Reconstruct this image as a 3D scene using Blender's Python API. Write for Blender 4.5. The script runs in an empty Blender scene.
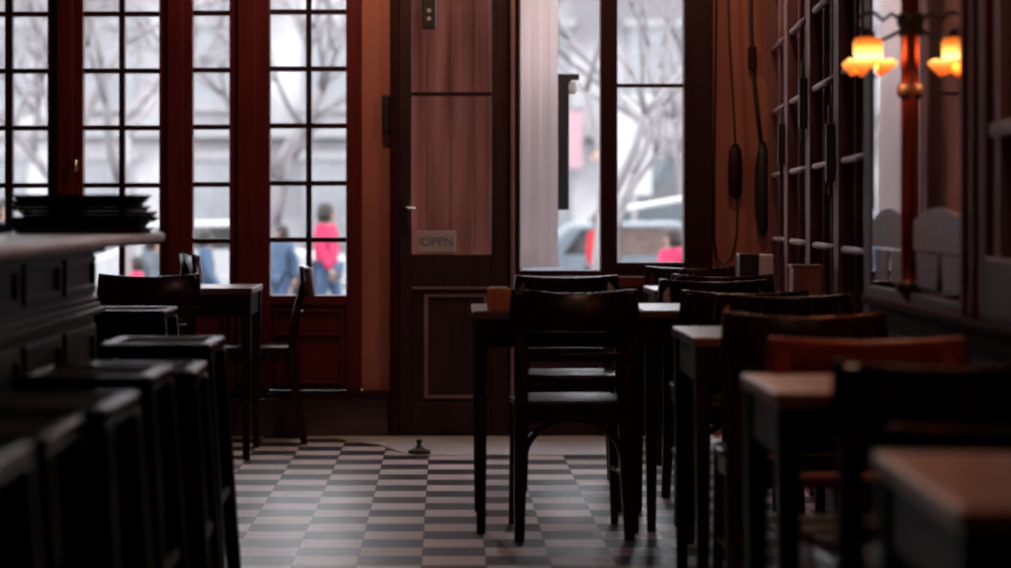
import bpy, bmesh, math, random
from mathutils import Vector, Matrix

random.seed(7)
PI = math.pi
SC = bpy.context.scene
COL = SC.collection

# ------------------------------------------------------------------ camera model
CX, CY, F, H = 445.0, 211.0, 2450.0, 1.10      # vanishing point, focal length (px), eye height


def X(px, d):
    return (px - CX) / F * d


def Z(py, d):
    return H - (py - CY) / F * d


# ------------------------------------------------------------------ materials
def mat(name, c1, c2=None, rough=0.45, spec=0.5, scale=(6, 6, 6), detail=4, bump=0.0, metal=0.0,
        coat=0.0, contrast=(0.35, 0.65), rough_var=0.0):
    m = bpy.data.materials.new(name)
    m.use_nodes = True
    nt = m.node_tree
    b = nt.nodes['Principled BSDF']
    b.inputs['Roughness'].default_value = rough
    b.inputs['Metallic'].default_value = metal
    b.inputs['Specular IOR Level'].default_value = spec
    b.inputs['Coat Weight'].default_value = coat
    b.inputs['Coat Roughness'].default_value = 0.12
    tc = nt.nodes.new('ShaderNodeTexCoord')
    mp = nt.nodes.new('ShaderNodeMapping')
    mp.inputs['Scale'].default_value = scale
    nt.links.new(tc.outputs['Object'], mp.inputs['Vector'])
    no = nt.nodes.new('ShaderNodeTexNoise')
    no.inputs['Scale'].default_value = 1.0
    no.inputs['Detail'].default_value = detail
    nt.links.new(mp.outputs[0], no.inputs['Vector'])
    cr = nt.nodes.new('ShaderNodeValToRGB')
    cr.color_ramp.elements[0].position = contrast[0]
    cr.color_ramp.elements[1].position = contrast[1]
    cr.color_ramp.elements[0].color = (*c1, 1)
    cr.color_ramp.elements[1].color = (*(c2 or c1), 1)
    nt.links.new(no.outputs['Fac'], cr.inputs['Fac'])
    nt.links.new(cr.outputs['Color'], b.inputs['Base Color'])
    if bump:
        bp = nt.nodes.new('ShaderNodeBump')
        bp.inputs['Strength'].default_value = bump
        bp.inputs['Distance'].default_value = 0.002
        nt.links.new(no.outputs['Fac'], bp.inputs['Height'])
        nt.links.new(bp.outputs['Normal'], b.inputs['Normal'])
    if rough_var:
        mr = nt.nodes.new('ShaderNodeMapRange')
        mr.inputs['To Min'].default_value = rough - rough_var
        mr.inputs['To Max'].default_value = rough + rough_var
        nt.links.new(no.outputs['Fac'], mr.inputs['Value'])
        nt.links.new(mr.outputs[0], b.inputs['Roughness'])
    return m


M = {}
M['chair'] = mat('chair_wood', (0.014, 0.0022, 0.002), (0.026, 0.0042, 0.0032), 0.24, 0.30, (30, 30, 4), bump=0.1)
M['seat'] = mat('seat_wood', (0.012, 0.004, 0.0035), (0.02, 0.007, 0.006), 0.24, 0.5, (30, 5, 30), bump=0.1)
M['litchair'] = mat('lit_chair_wood', (0.30, 0.040, 0.028), (0.42, 0.062, 0.042), 0.35, 0.5, (5, 40, 40), bump=0.1)  # chair wood with reddish lamplight put into its base colour
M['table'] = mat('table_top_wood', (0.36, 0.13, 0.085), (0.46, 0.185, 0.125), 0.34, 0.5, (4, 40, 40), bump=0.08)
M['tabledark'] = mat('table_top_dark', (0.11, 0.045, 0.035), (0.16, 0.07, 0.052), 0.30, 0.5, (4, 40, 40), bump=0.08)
M['tableleg'] = mat('table_leg_wood', (0.007, 0.0025, 0.0022), (0.012, 0.004, 0.0035), 0.5, 0.2, (30, 30, 4))
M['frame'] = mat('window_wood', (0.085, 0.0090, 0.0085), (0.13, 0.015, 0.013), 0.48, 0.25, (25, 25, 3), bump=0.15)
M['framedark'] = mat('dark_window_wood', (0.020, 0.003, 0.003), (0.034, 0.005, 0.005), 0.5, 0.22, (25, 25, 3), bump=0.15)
M['doorwood'] = mat('door_wood', (0.028, 0.012, 0.012), (0.045, 0.018, 0.018), 0.48, 0.25, (25, 25, 3), bump=0.15)
M['bead'] = mat('pale_bead', (0.22, 0.125, 0.13), (0.30, 0.18, 0.185), 0.45, 0.4, (25, 25, 3))
M['plaster'] = mat('ochre_plaster', (0.36, 0.125, 0.088), (0.46, 0.165, 0.12), 0.7, 0.3, (5, 5, 2), bump=0.2)
M['darkwall'] = mat('dark_wall_paint', (0.05, 0.022, 0.018), (0.07, 0.03, 0.025), 0.7, 0.3, (3, 3, 3))
M['ceiling'] = mat('ceiling_paint', (0.16, 0.10, 0.08), (0.2, 0.13, 0.1), 0.8, 0.2, (3, 3, 3))
M['wainscot'] = mat('wainscot_wood', (0.022, 0.006, 0.006), (0.036, 0.010, 0.010), 0.7, 0.03, (25, 25, 3), bump=0.15)
M['bar'] = mat('partition_bar_wood', (0.15, 0.062, 0.066), (0.22, 0.095, 0.10), 0.5, 0.25, (25, 25, 3), bump=0.15)
M['plinth'] = mat('plinth_wood', (0.07, 0.04, 0.037), (0.13, 0.08, 0.075), 0.5, 0.4, (3, 3, 3), contrast=(.3, .7))
M['counter'] = mat('counter_panel', (0.005, 0.0042, 0.0045), (0.009, 0.0075, 0.0078), 0.45, 0.2, (8, 8, 8), bump=0.1)
M['marble'] = mat('marble', (0.62, 0.58, 0.60), (0.78, 0.75, 0.77), 0.2, 0.55, (5, 5, 5), detail=8)
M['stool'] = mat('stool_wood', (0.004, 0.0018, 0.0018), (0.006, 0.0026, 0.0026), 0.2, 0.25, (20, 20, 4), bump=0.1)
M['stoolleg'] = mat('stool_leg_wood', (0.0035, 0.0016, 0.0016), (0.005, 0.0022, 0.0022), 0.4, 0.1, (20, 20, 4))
M['pad'] = mat('stool_pad', (0.005, 0.004, 0.0045), (0.008, 0.0065, 0.007), 0.9, 0.08, (60, 60, 60), bump=0.2)
M['black'] = mat('black_tray', (0.006, 0.006, 0.006), (0.010, 0.010, 0.010), 0.6, 0.3, (10, 10, 10))
M['iron'] = mat('dark_iron', (0.012, 0.008, 0.008), (0.02, 0.014, 0.012), 0.5, 0.5, (20, 20, 20))
M['brass'] = mat('brass', (0.55, 0.36, 0.22), (0.7, 0.48, 0.3), 0.25, 0.5, (20, 20, 20), metal=1.0)
M['steel'] = mat('steel', (0.6, 0.58, 0.58), (0.75, 0.73, 0.72), 0.2, 0.5, (20, 20, 20), metal=1.0)
M['copper'] = mat('copper_pole', (0.55, 0.10, 0.05), (0.7, 0.15, 0.07), 0.25, 0.5, (5, 5, 5), metal=0.85)
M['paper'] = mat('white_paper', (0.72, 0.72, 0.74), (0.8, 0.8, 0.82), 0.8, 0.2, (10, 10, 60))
M['signink'] = mat('sign_ink', (0.14, 0.17, 0.25), (0.17, 0.20, 0.29), 0.6, 0.3)
M['signboard'] = mat('sign_board', (0.46, 0.42, 0.44), (0.52, 0.48, 0.50), 0.6, 0.3)
M['boxwood'] = mat('box_wood', (0.70, 0.22, 0.11), (0.85, 0.30, 0.16), 0.4, 0.5, (40, 40, 6))
M['brownbox'] = mat('brown_box_wood', (0.36, 0.16, 0.14), (0.46, 0.21, 0.185), 0.5, 0.4, (40, 40, 6))
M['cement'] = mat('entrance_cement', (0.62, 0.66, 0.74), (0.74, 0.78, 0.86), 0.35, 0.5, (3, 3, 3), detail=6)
M['shutter'] = mat('brown_shutter', (0.15, 0.05, 0.034), (0.36, 0.16, 0.125), 0.55, 0.4, (14, 14, 0.8))
# street
M['ground'] = mat('street_ground', (0.085, 0.085, 0.088), (0.16, 0.16, 0.162), 0.8, 0.2, (.3, .3, .3), detail=6)
M['facade'] = mat('pale_facade', (0.125, 0.118, 0.124), (0.31, 0.300, 0.306), 0.8, 0.2, (.22, .22, .22), detail=5, contrast=(.42, .60))
M['facadetrim'] = mat('facade_trim', (0.17, 0.165, 0.17), (0.21, 0.206, 0.21), 0.8, 0.2)
M['shopglass'] = mat('shop_glass', (0.10, 0.105, 0.115), (0.135, 0.14, 0.15), 0.2, 0.5, (1, 1, 1))
M['bark'] = mat('tree_bark', (0.115, 0.103, 0.107), (0.165, 0.152, 0.156), 0.9, 0.2, (8, 8, 2))
M['greycoat'] = mat('grey_coat', (0.05, 0.058, 0.072), (0.07, 0.08, 0.095), 0.8, 0.2)
M['bluecoat'] = mat('blue_coat', (0.03, 0.05, 0.085), (0.045, 0.07, 0.11), 0.8, 0.2)
M['pink'] = mat('pink_coat', (0.264, 0.0099, 0.0429), (0.2904, 0.0198, 0.0627), 0.8, 0.2)
M['red'] = mat('red_coat', (0.231, 0.0066, 0.0132), (0.2574, 0.0132, 0.0198), 0.8, 0.2)
M['navy'] = mat('navy_coat', (0.0099, 0.01485, 0.0297), (0.0165, 0.0231, 0.0396), 0.8, 0.2)
M['jeans'] = mat('blue_jeans', (0.0231, 0.0429, 0.0792), (0.0363, 0.0594, 0.099), 0.85, 0.2)
M['hair'] = mat('dark_hair', (0.0066, 0.00462, 0.00396), (0.01155, 0.00792, 0.0066), 0.6, 0.3, (40, 40, 5))
M['skin'] = mat('skin', (0.1815, 0.1056, 0.0825), (0.198, 0.1188, 0.0924), 0.55, 0.4)
M['whitecar'] = mat('white_paint', (0.22, 0.22, 0.226), (0.25, 0.25, 0.256), 0.25, 0.5)
M['tealcar'] = mat('teal_paint', (0.0198, 0.0297, 0.0363), (0.0264, 0.03795, 0.0462), 0.3, 0.5)
M['bluecar'] = mat('blue_grey_paint', (0.055, 0.07, 0.085), (0.07, 0.085, 0.10), 0.3, 0.5)
M['bannercloth'] = mat('banner_cloth', (0.24, 0.15, 0.17), (0.28, 0.18, 0.20), 0.8, 0.2)
M['redcar'] = mat('red_paint', (0.198, 0.0099, 0.0132), (0.2244, 0.0165, 0.0198), 0.3, 0.5)
M['rubber'] = mat('rubber', (0.00495, 0.00495, 0.00528), (0.00825, 0.00825, 0.00858), 0.8, 0.2)
M['carglass'] = mat('car_glass', (0.0099, 0.01155, 0.0132), (0.0165, 0.01815, 0.0198), 0.1, 0.5)
M['canvas'] = mat('white_canvas', (0.264, 0.264, 0.264), (0.2838, 0.2838, 0.2838), 0.8, 0.2)
M['stallwood'] = mat('stall_wood', (0.0726, 0.0495, 0.0429), (0.099, 0.0693, 0.0594), 0.7, 0.3)


def floor_material():
    m = bpy.data.materials.new('checker_tiles')
    m.use_nodes = True
    nt = m.node_tree
    L = nt.links.new
    b = nt.nodes['Principled BSDF']
    tc = nt.nodes.new('ShaderNodeTexCoord')
    mp = nt.nodes.new('ShaderNodeMapping')
    t = 0.2017
    # tile lattice: column edge at x=-0.0731, row edge at y=7.81
    mp.inputs['Scale'].default_value = (1 / t, 1 / t, 0)
    mp.inputs['Location'].default_value = (0.0731 / t, -7.81 / t + 100, 0.5)
    L(tc.outputs['Object'], mp.inputs['Vector'])
    ck = nt.nodes.new('ShaderNodeTexChecker')
    ck.inputs['Scale'].default_value = 1.0
    ck.inputs['Color1'].default_value = (1, 1, 1, 1)
    ck.inputs['Color2'].default_value = (0, 0, 0, 1)
    L(mp.outputs[0], ck.inputs['Vector'])
    fl = nt.nodes.new('ShaderNodeVectorMath'); fl.operation = 'FLOOR'
    L(mp.outputs[0], fl.inputs[0])
    wn = nt.nodes.new('ShaderNodeTexWhiteNoise')
    L(fl.outputs[0], wn.inputs['Vector'])
    no = nt.nodes.new('ShaderNodeTexNoise')
    no.inputs['Scale'].default_value = 9
    no.inputs['Detail'].default_value = 6
    L(tc.outputs['Object'], no.inputs['Vector'])
    add = nt.nodes.new('ShaderNodeMath'); add.operation = 'MULTIPLY_ADD'
    L(wn.outputs['Value'], add.inputs[0]); add.inputs[1].default_value = 0.55; L(no.outputs['Fac'], add.inputs[2])
    cl = nt.nodes.new('ShaderNodeValToRGB')
    cl.color_ramp.elements[0].position = .35; cl.color_ramp.elements[1].position = 1.1
    cl.color_ramp.elements[0].color = (0.58, 0.535, 0.56, 1); cl.color_ramp.elements[1].color = (0.76, 0.72, 0.75, 1)
    cd = nt.nodes.new('ShaderNodeValToRGB')
    cd.color_ramp.elements[0].position = .35; cd.color_ramp.elements[1].position = 1.1
    cd.color_ramp.elements[0].color = (0.024, 0.024, 0.031, 1); cd.color_ramp.elements[1].color = (0.05, 0.05, 0.060, 1)
    L(add.outputs[0], cl.inputs['Fac']); L(add.outputs[0], cd.inputs['Fac'])
    mx = nt.nodes.new('ShaderNodeMix'); mx.data_type = 'RGBA'
    L(ck.outputs['Fac'], mx.inputs['Factor'])
    L(cd.outputs['Color'], mx.inputs[6]); L(cl.outputs['Color'], mx.inputs[7])
    # grout
    fr = nt.nodes.new('ShaderNodeVectorMath'); fr.operation = 'FRACTION'
    L(mp.outputs[0], fr.inputs[0])
    sx = nt.nodes.new('ShaderNodeSeparateXYZ'); L(fr.outputs[0], sx.inputs[0])
    outs = []
    for ax in ('X', 'Y'):
        s = nt.nodes.new('ShaderNodeMath'); s.operation = 'SUBTRACT'; L(sx.outputs[ax], s.inputs[0]); s.inputs[1].default_value = .5
        a = nt.nodes.new('ShaderNodeMath'); a.operation = 'ABSOLUTE'; L(s.outputs[0], a.inputs[0])
        g = nt.nodes.new('ShaderNodeMath'); g.operation = 'GREATER_THAN'; L(a.outputs[0], g.inputs[0]); g.inputs[1].default_value = .492
        outs.append(g)
    mxm = nt.nodes.new('ShaderNodeMath'); mxm.operation = 'MAXIMUM'
    L(outs[0].outputs[0], mxm.inputs[0]); L(outs[1].outputs[0], mxm.inputs[1])
    gm = nt.nodes.new('ShaderNodeMix'); gm.data_type = 'RGBA'
    L(mxm.outputs[0], gm.inputs['Factor']); L(mx.outputs[2], gm.inputs[6]); gm.inputs[7].default_value = (.1, .09, .09, 1)
    L(gm.outputs[2], b.inputs['Base Color'])
    b.inputs['Roughness'].default_value = 0.36
    b.inputs['Specular IOR Level'].default_value = 0.28
    bp = nt.nodes.new('ShaderNodeBump'); bp.inputs['Strength'].default_value = .08; bp.inputs['Distance'].default_value = .003
    L(no.outputs['Fac'], bp.inputs['Height']); L(bp.outputs['Normal'], b.inputs['Normal'])
    return m


def glass_material(name, tint=(1, 1, 1), refl=0.06):
    m = bpy.data.materials.new(name)
    m.use_nodes = True
    nt = m.node_tree
    nt.nodes.clear()
    out = nt.nodes.new('ShaderNodeOutputMaterial')
    tr = nt.nodes.new('ShaderNodeBsdfTransparent'); tr.inputs['Color'].default_value = (*tint, 1)
    gl = nt.nodes.new('ShaderNodeBsdfGlossy'); gl.inputs['Roughness'].default_value = 0.02
    gl.inputs['Color'].default_value = (1, 1, 1, 1)
    lw = nt.nodes.new('ShaderNodeLayerWeight'); lw.inputs['Blend'].default_value = 0.25
    ad = nt.nodes.new('ShaderNodeMath'); ad.operation = 'MULTIPLY_ADD'
    nt.links.new(lw.outputs['Facing'], ad.inputs[0]); ad.inputs[1].default_value = 0.5; ad.inputs[2].default_value = refl
    mx = nt.nodes.new('ShaderNodeMixShader')
    nt.links.new(ad.outputs[0], mx.inputs[0]); nt.links.new(tr.outputs[0], mx.inputs[1]); nt.links.new(gl.outputs[0], mx.inputs[2])
    nt.links.new(mx.outputs[0], out.inputs[0])
    return m


def mirror_material(name, col, rough, wave=0.0):
    m = bpy.data.materials.new(name)
    m.use_nodes = True
    nt = m.node_tree
    b = nt.nodes['Principled BSDF']
    b.inputs['Metallic'].default_value = 1.0
    b.inputs['Base Color'].default_value = (*col, 1)
    b.inputs['Roughness'].default_value = rough
    if wave:
        tc = nt.nodes.new('ShaderNodeTexCoord')
        no = nt.nodes.new('ShaderNodeTexNoise'); no.inputs['Scale'].default_value = 1.7; no.inputs['Detail'].default_value = 1
        nt.links.new(tc.outputs['Object'], no.inputs['Vector'])
        bp = nt.nodes.new('ShaderNodeBump'); bp.inputs['Strength'].default_value = wave; bp.inputs['Distance'].default_value = .02
        nt.links.new(no.outputs['Fac'], bp.inputs['Height']); nt.links.new(bp.outputs['Normal'], b.inputs['Normal'])
    return m


def lamp_material():
    m = bpy.data.materials.new('lit_tulip_glass')
    m.use_nodes = True
    nt = m.node_tree
    L = nt.links.new
    b = nt.nodes['Principled BSDF']
    b.inputs['Base Color'].default_value = (0.8, 0.25, 0.05, 1)
    b.inputs['Roughness'].default_value = 0.3
    tc = nt.nodes.new('ShaderNodeTexCoord')
    sp = nt.nodes.new('ShaderNodeSeparateXYZ'); L(tc.outputs['Object'], sp.inputs[0])
    # bulb glow painted as emission: hot mid-cup, deeper orange at rim and collar
    cr = nt.nodes.new('ShaderNodeValToRGB')
    e = cr.color_ramp.elements
    e[0].position = 0.0; e[0].color = (0.75, 0.10, 0.008, 1)
    e[1].position = 1.0; e[1].color = (0.45, 0.05, 0.005, 1)
    for p, c in ((0.22, (1.1, 0.24, 0.03, 1)), (0.36, (2.2, 0.75, 0.12, 1)), (0.50, (4.2, 2.6, 0.8, 1)), (0.66, (2.8, 1.2, 0.22, 1)), (0.84, (1.2, 0.30, 0.03, 1))):
        n = e.new(p); n.color = c
    mr = nt.nodes.new('ShaderNodeMapRange')
    mr.inputs['From Min'].default_value = -0.105; mr.inputs['From Max'].default_value = 0.0
    L(sp.outputs['Z'], mr.inputs['Value']); L(mr.outputs[0], cr.inputs['Fac'])
    L(cr.outputs['Color'], b.inputs['Emission Color'])
    b.inputs['Emission Strength'].default_value = 1.0
    return m


def curtain_material():
    m = bpy.data.materials.new('sheer_white_curtain')
    m.use_nodes = True
    nt = m.node_tree
    nt.nodes.clear()
    out = nt.nodes.new('ShaderNodeOutputMaterial')
    df = nt.nodes.new('ShaderNodeBsdfDiffuse'); df.inputs['Color'].default_value = (.75, .70, .69, 1)
    tl = nt.nodes.new('ShaderNodeBsdfTranslucent'); tl.inputs['Color'].default_value = (.86, .775, .77, 1)
    no = nt.nodes.new('ShaderNodeTexNoise'); no.inputs['Scale'].default_value = 60
    mp = nt.nodes.new('ShaderNodeMapRange'); mp.inputs['To Min'].default_value = .77; mp.inputs['To Max'].default_value = .81
    nt.links.new(no.outputs['Fac'], mp.inputs['Value'])
    mx = nt.nodes.new('ShaderNodeMixShader')
    nt.links.new(mp.outputs[0], mx.inputs[0]); nt.links.new(df.outputs[0], mx.inputs[1]); nt.links.new(tl.outputs[0], mx.inputs[2])
    nt.links.new(mx.outputs[0], out.inputs[0])
    return m


M['floor'] = floor_material()
M['glass'] = glass_material('window_glass')
M['doorglass'] = glass_material('door_glass', (.92, .9, .9), .07)
M['mirror'] = mirror_material('old_mirror', (0.80, 0.76, 0.77), 0.03, 0.06)
M['pane'] = mirror_material('dark_reflecting_pane', (0.34, 0.24, 0.25), 0.12, 0.05)
M['etched'] = mat('etched_glass', (0.10, 0.052, 0.054), (0.16, 0.09, 0.093), 0.4, 0.4, (14, 14, 9), metal=0.4)
M['lamp'] = lamp_material()
M['curtain'] = curtain_material()


# ------------------------------------------------------------------ mesh building
class MB:
    def __init__(self):
        self.bm = bmesh.new()

    def box(self, x0, x1, y0, y1, z0, z1, mtx=None):
        vs = [self.bm.verts.new((x, y, z)) for x in (x0, x1) for y in (y0, y1) for z in (z0, z1)]
        if mtx:
            for v in vs:
                v.co = mtx @ v.co
        for f in ((0, 1, 3, 2), (4, 6, 7, 5), (0, 4, 5, 1), (2, 3, 7, 6), (0, 2, 6, 4), (1, 5, 7, 3)):
            self.bm.faces.new([vs[i] for i in f])
        return self

    def sweep(self, pts, sizes, side=None, smooth=False):
        """rectangular section swept along pts; sizes = (width along 'side', depth) per point"""
        pts = [Vector(p) for p in pts]
        n = len(pts)
        rings = []
        for i, p in enumerate(pts):
            t = (pts[min(i + 1, n - 1)] - pts[max(i - 1, 0)]).normalized()
            s = Vector(side) if side else (Vector((0, 0, 1)) if abs(t.z) < .9 else Vector((1, 0, 0)))
            s = (s - t * s.dot(t)).normalized()
            u = t.cross(s)
            w, h = sizes[i] if isinstance(sizes, list) else sizes
            rings.append([self.bm.verts.new(p + s * a * w / 2 + u * b * h / 2) for a, b in ((-1, -1), (1, -1), (1, 1), (-1, 1))])
        for a, b in zip(rings, rings[1:]):
            for k in range(4):
                f = self.bm.faces.new((a[k], a[(k + 1) % 4], b[(k + 1) % 4], b[k]))
                f.smooth = smooth
        self.bm.faces.new(rings[0][::-1])
        self.bm.faces.new(rings[-1])
        return self

    def tube(self, pts, r, n=8):
        pts = [Vector(p) for p in pts]
        k = len(pts)
        rings = []
        s = None
        for i, p in enumerate(pts):
            t = (pts[min(i + 1, k - 1)] - pts[max(i - 1, 0)]).normalized()
            if s is None:
                s = t.orthogonal().normalized()
            s = (s - t * s.dot(t)).normalized()
            u = t.cross(s)
            rr = r[i] if isinstance(r, (list, tuple)) else r
            rings.append([self.bm.verts.new(p + (s * math.cos(a) + u * math.sin(a)) * rr) for a in [2 * PI * j / n for j in range(n)]])
        for a, b in zip(rings, rings[1:]):
            for j in range(n):
                f = self.bm.faces.new((a[j], a[(j + 1) % n], b[(j + 1) % n], b[j]))
                f.smooth = True
        self.bm.faces.new(rings[0][::-1])
        self.bm.faces.new(rings[-1])
        return self

    def lathe(self, prof, c=(0, 0, 0), n=24, ripple=None, close=True):
        """prof: list of (r, z); ripple(i, angle) -> (dr, dz)"""
        rings = []
        for i, (r, z) in enumerate(prof):
            ring = []
            for j in range(n):
                a = 2 * PI * j / n
                dr, dz = ripple(i, a) if ripple else (0, 0)
                ring.append(self.bm.verts.new((c[0] + (r + dr) * math.cos(a), c[1] + (r + dr) * math.sin(a), c[2] + z + dz)))
            rings.append(ring)
        for a, b in zip(rings, rings[1:]):
            for j in range(n):
                f = self.bm.faces.new((a[j], a[(j + 1) % n], b[(j + 1) % n], b[j]))
                f.smooth = True
        if close:
            self.bm.faces.new(rings[0][::-1])
            self.bm.faces.new(rings[-1])
        return self

    def prism(self, poly, z0, z1):
        """poly: list of (x, y), extruded in z"""
        a = [self.bm.verts.new((x, y, z0)) for x, y in poly]
        b = [self.bm.verts.new((x, y, z1)) for x, y in poly]
        n = len(poly)
        for i in range(n):
            self.bm.faces.new((a[i], a[(i + 1) % n], b[(i + 1) % n], b[i]))
        self.bm.faces.new(a[::-1])
        self.bm.faces.new(b)
        return self

    def xform(self, mtx):
        bmesh.ops.transform(self.bm, matrix=mtx, verts=self.bm.verts)
        return self

    def build(self, name, m, parent=None, bev=0.0, seg=2, sub=0):
        bmesh.ops.recalc_face_normals(self.bm, faces=self.bm.faces)
        me = bpy.data.meshes.new(name)
        self.bm.to_mesh(me)
        self.bm.free()
        me.materials.append(m)
        o = bpy.data.objects.new(name, me)
        COL.objects.link(o)
        if parent:
            o.parent = parent
        if bev:
            md = o.modifiers.new('Bevel', 'BEVEL')
            md.width = bev; md.segments = seg; md.limit_method = 'ANGLE'; md.angle_limit = math.radians(40)
        if sub:
            md = o.modifiers.new('Sub', 'SUBSURF'); md.levels = sub; md.render_levels = sub
        return o


def tag(o, label=None, cat=None, group=None, kind=None):
    if label: o['label'] = label
    if cat: o['category'] = cat
    if group: o['group'] = group
    if kind: o['kind'] = kind
    return o


def empty(name, loc=(0, 0, 0), rz=0.0):
    o = bpy.data.objects.new(name, None)
    o.empty_display_size = .1
    COL.objects.link(o)
    o.location = loc
    o.rotation_euler = (0, 0, rz)
    return o


def copy_tree(o, parent=None):
    c = o.copy()
    COL.objects.link(c)
    if parent:
        c.parent = parent
    for ch in list(o.children):
        copy_tree(ch, c)
    return c


def setmat(root, old, new):
    """swap one material on a copy"""
    for o in root.children_recursive:
        if o.type == 'MESH' and o.data.materials and o.data.materials[0] == old:
            o.data = o.data.copy()
            o.data.materials[0] = new


def struct(o, label=None, cat=None):
    o['kind'] = 'structure'
    if label: o['label'] = label
    if cat: o['category'] = cat
    return o


# ------------------------------------------------------------------ room shell
D = 12.0                     # distance of the window wall
XL = -3.3                    # left wall
ZC = 3.3                     # ceiling


def wx(px):
    return X(px, D)


def wz(py):
    return Z(py, D)


MIR = (1.226, 6.43, math.atan(0.02))      # mirror wall: passes here, turned slightly
PAR = (1.320, 7.25, math.atan(0.0633))    # glazed partition: starts here


def mirx(d):
    return MIR[0] + 0.02 * (d - MIR[1])


def parx(d):
    return PAR[0] + 0.0633 * (d - PAR[1])


b = MB(); b.box(XL - .2, 2.0, -3.2, 12.25, -.12, 0.0)
struct(b.build('floor', M['floor']), 'grey and black checkered tile floor', 'floor')
b = MB(); b.box(XL - .2, 2.0, -3.2, 12.25, ZC, ZC + .1)
struct(b.build('ceiling', M['ceiling']), 'dark ceiling of the cafe', 'ceiling')
b = MB(); b.box(XL - .2, XL, -3.2, 12.25, 0, ZC)
struct(b.build('wall_left', M['darkwall']), 'dark wall behind the bar counter', 'wall')
b = MB(); b.box(XL, 1.8, -3.2, -3.0, 0, ZC)
struct(b.build('wall_front', M['darkwall']), 'dark wall behind the viewer', 'wall')
b = MB()
b.prism([(mirx(-3) + .05, -3), (mirx(7.1) + .05, 7.1), (mirx(7.1) + .05, 7.25), (parx(7.25) + .06, 7.25), (parx(12.0) + .06, 12.0), (parx(12) + .06, 12.25),
         (1.9, 12.25), (1.9, -3)], 0, ZC)
struct(b.build('wall_right', M['darkwall']), 'dark right wall behind mirrors and glazed panels', 'wall')
# window wall: left end, lintel, ochre pier and ochre end piece
b = MB()
b.box(XL, wx(-46), D, D + .25, 0, ZC)
b.box(wx(-46), wx(362), D, D + .25, 2.95, ZC)
b.box(wx(390), wx(712), D, D + .25, 2.95, ZC)
b.box(wx(362), wx(390), D, D + .25, 0, ZC)
b.box(wx(712), 1.75, D, D + .25, 0, ZC)
struct(b.build('wall_back', M['plaster']), 'ochre plaster pier and wall between the windows', 'wall')

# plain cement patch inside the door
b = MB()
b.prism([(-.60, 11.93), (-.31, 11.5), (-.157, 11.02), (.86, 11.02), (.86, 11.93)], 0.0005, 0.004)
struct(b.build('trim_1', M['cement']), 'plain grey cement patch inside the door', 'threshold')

# plinth below the left windows
b = MB(); b.box(XL, wx(388), 11.955, D, 0, wz(397))
struct(b.build('baseboard_back', M['plinth'], bev=.004), 'worn grey brown plinth under the left windows', 'baseboard')
b = MB(); b.box(XL, wx(390), 11.92, D, wz(397), wz(390))
struct(b.build('trim_2', M['framedark'], bev=.004), 'dark ledge above the plinth', 'ledge')

FR0, FR1 = 11.975, 12.05     # frame depth


def french_window(name, x0, x1, cols, rows, ybot, label, mat_f='frame', ytop=2.95, panel=True, mw=2.6, handle=None, stripes=()):
    """x0,x1,cols in photo columns; rows = photo rows of the glazing bars"""
    root = empty(name, (wx((x0 + x1) / 2), D, 0))
    struct(root, label, 'window')
    ox = root.location.x

    def lx(p): return wx(p) - ox
    f = MB()
    zb = wz(ybot)
    f.box(lx(x0), lx(cols[0][0]), FR0 - D, FR1 - D, wz(390), ytop)
    f.box(lx(cols[-1][1]), lx(x1), FR0 - D, FR1 - D, wz(390), ytop)
    f.box(lx(cols[0][0]), lx(cols[-1][1]), FR0 - D, FR1 - D, ytop - .07, ytop)
    f.box(lx(cols[0][0]), lx(cols[-1][1]), FR0 - D, FR1 - D, zb - .05, zb)
    f.build('window_frame', M[mat_f], root, bev=.006)
    if stripes:
        s = MB()
        for a, c in stripes:
            s.box(lx(a), lx(c), FR0 - D - .02, FR0 - D, wz(388), ytop)
        s.build('cover_strip', M[mat_f], root, bev=.006)
    mu = MB()
    for (a, c), (a2, c2) in zip(cols, cols[1:]):
        mu.box(lx(c), lx(a2), FR0 - D + .015, FR1 - D - .01, zb, ytop - .07)
    for r in rows:
        for a, c in cols:
            mu.box(lx(a), lx(c), FR0 - D + .018, FR1 - D - .012, wz(r + mw), wz(r - mw))
    mu.build('glazing_bars', M['framedark'], root, bev=.003)
    g = MB()
    for a, c in cols:
        g.box(lx(a) - .004, lx(c) + .004, FR0 - D + .040, FR0 - D + .044, zb - .004, ytop - .066)
    g.build('glass', M['glass'], root)
    if panel:
        p = MB()
        p.box(lx(cols[0][0]), lx(cols[-1][1]), FR0 - D + .025, FR1 - D, wz(390), zb - .05)
        p.build('lower_panel', M[mat_f], root)
        p = MB()
        ya, yb = ybot + 14, 384
        xa, xb = cols[0][0] + 3, cols[-1][1] - 3
        for q0, q1 in ((ya, ya + 3), (yb - 3, yb), (ybot + 38, ybot + 41)):
            p.box(lx(xa), lx(xb), FR0 - D + .008, FR0 - D + .026, wz(q1), wz(q0))
        for q0, q1 in ((xa, xa + 3), (xb - 3, xb)):
            p.box(lx(q0), lx(q1), FR0 - D + .010, FR0 - D + .026, wz(yb), wz(ya))
        p.build('panel_moulding', M[mat_f], root, bev=.004)
    if handle:
        hx, hy = handle
        h = MB()
        h.box(lx(hx) - .012, lx(hx) + .012, FR0 - D - .012, FR0 - D - .001, wz(hy) - .05, wz(hy) + .05)
        h.tube([(lx(hx), FR0 - D - .008, wz(hy)), (lx(hx), FR0 - D - .045, wz(hy)), (lx(hx), FR0 - D - .05, wz(hy) - .06)], .008, 8)
        h.build('handle', M['brass'], root)
    return root


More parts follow.
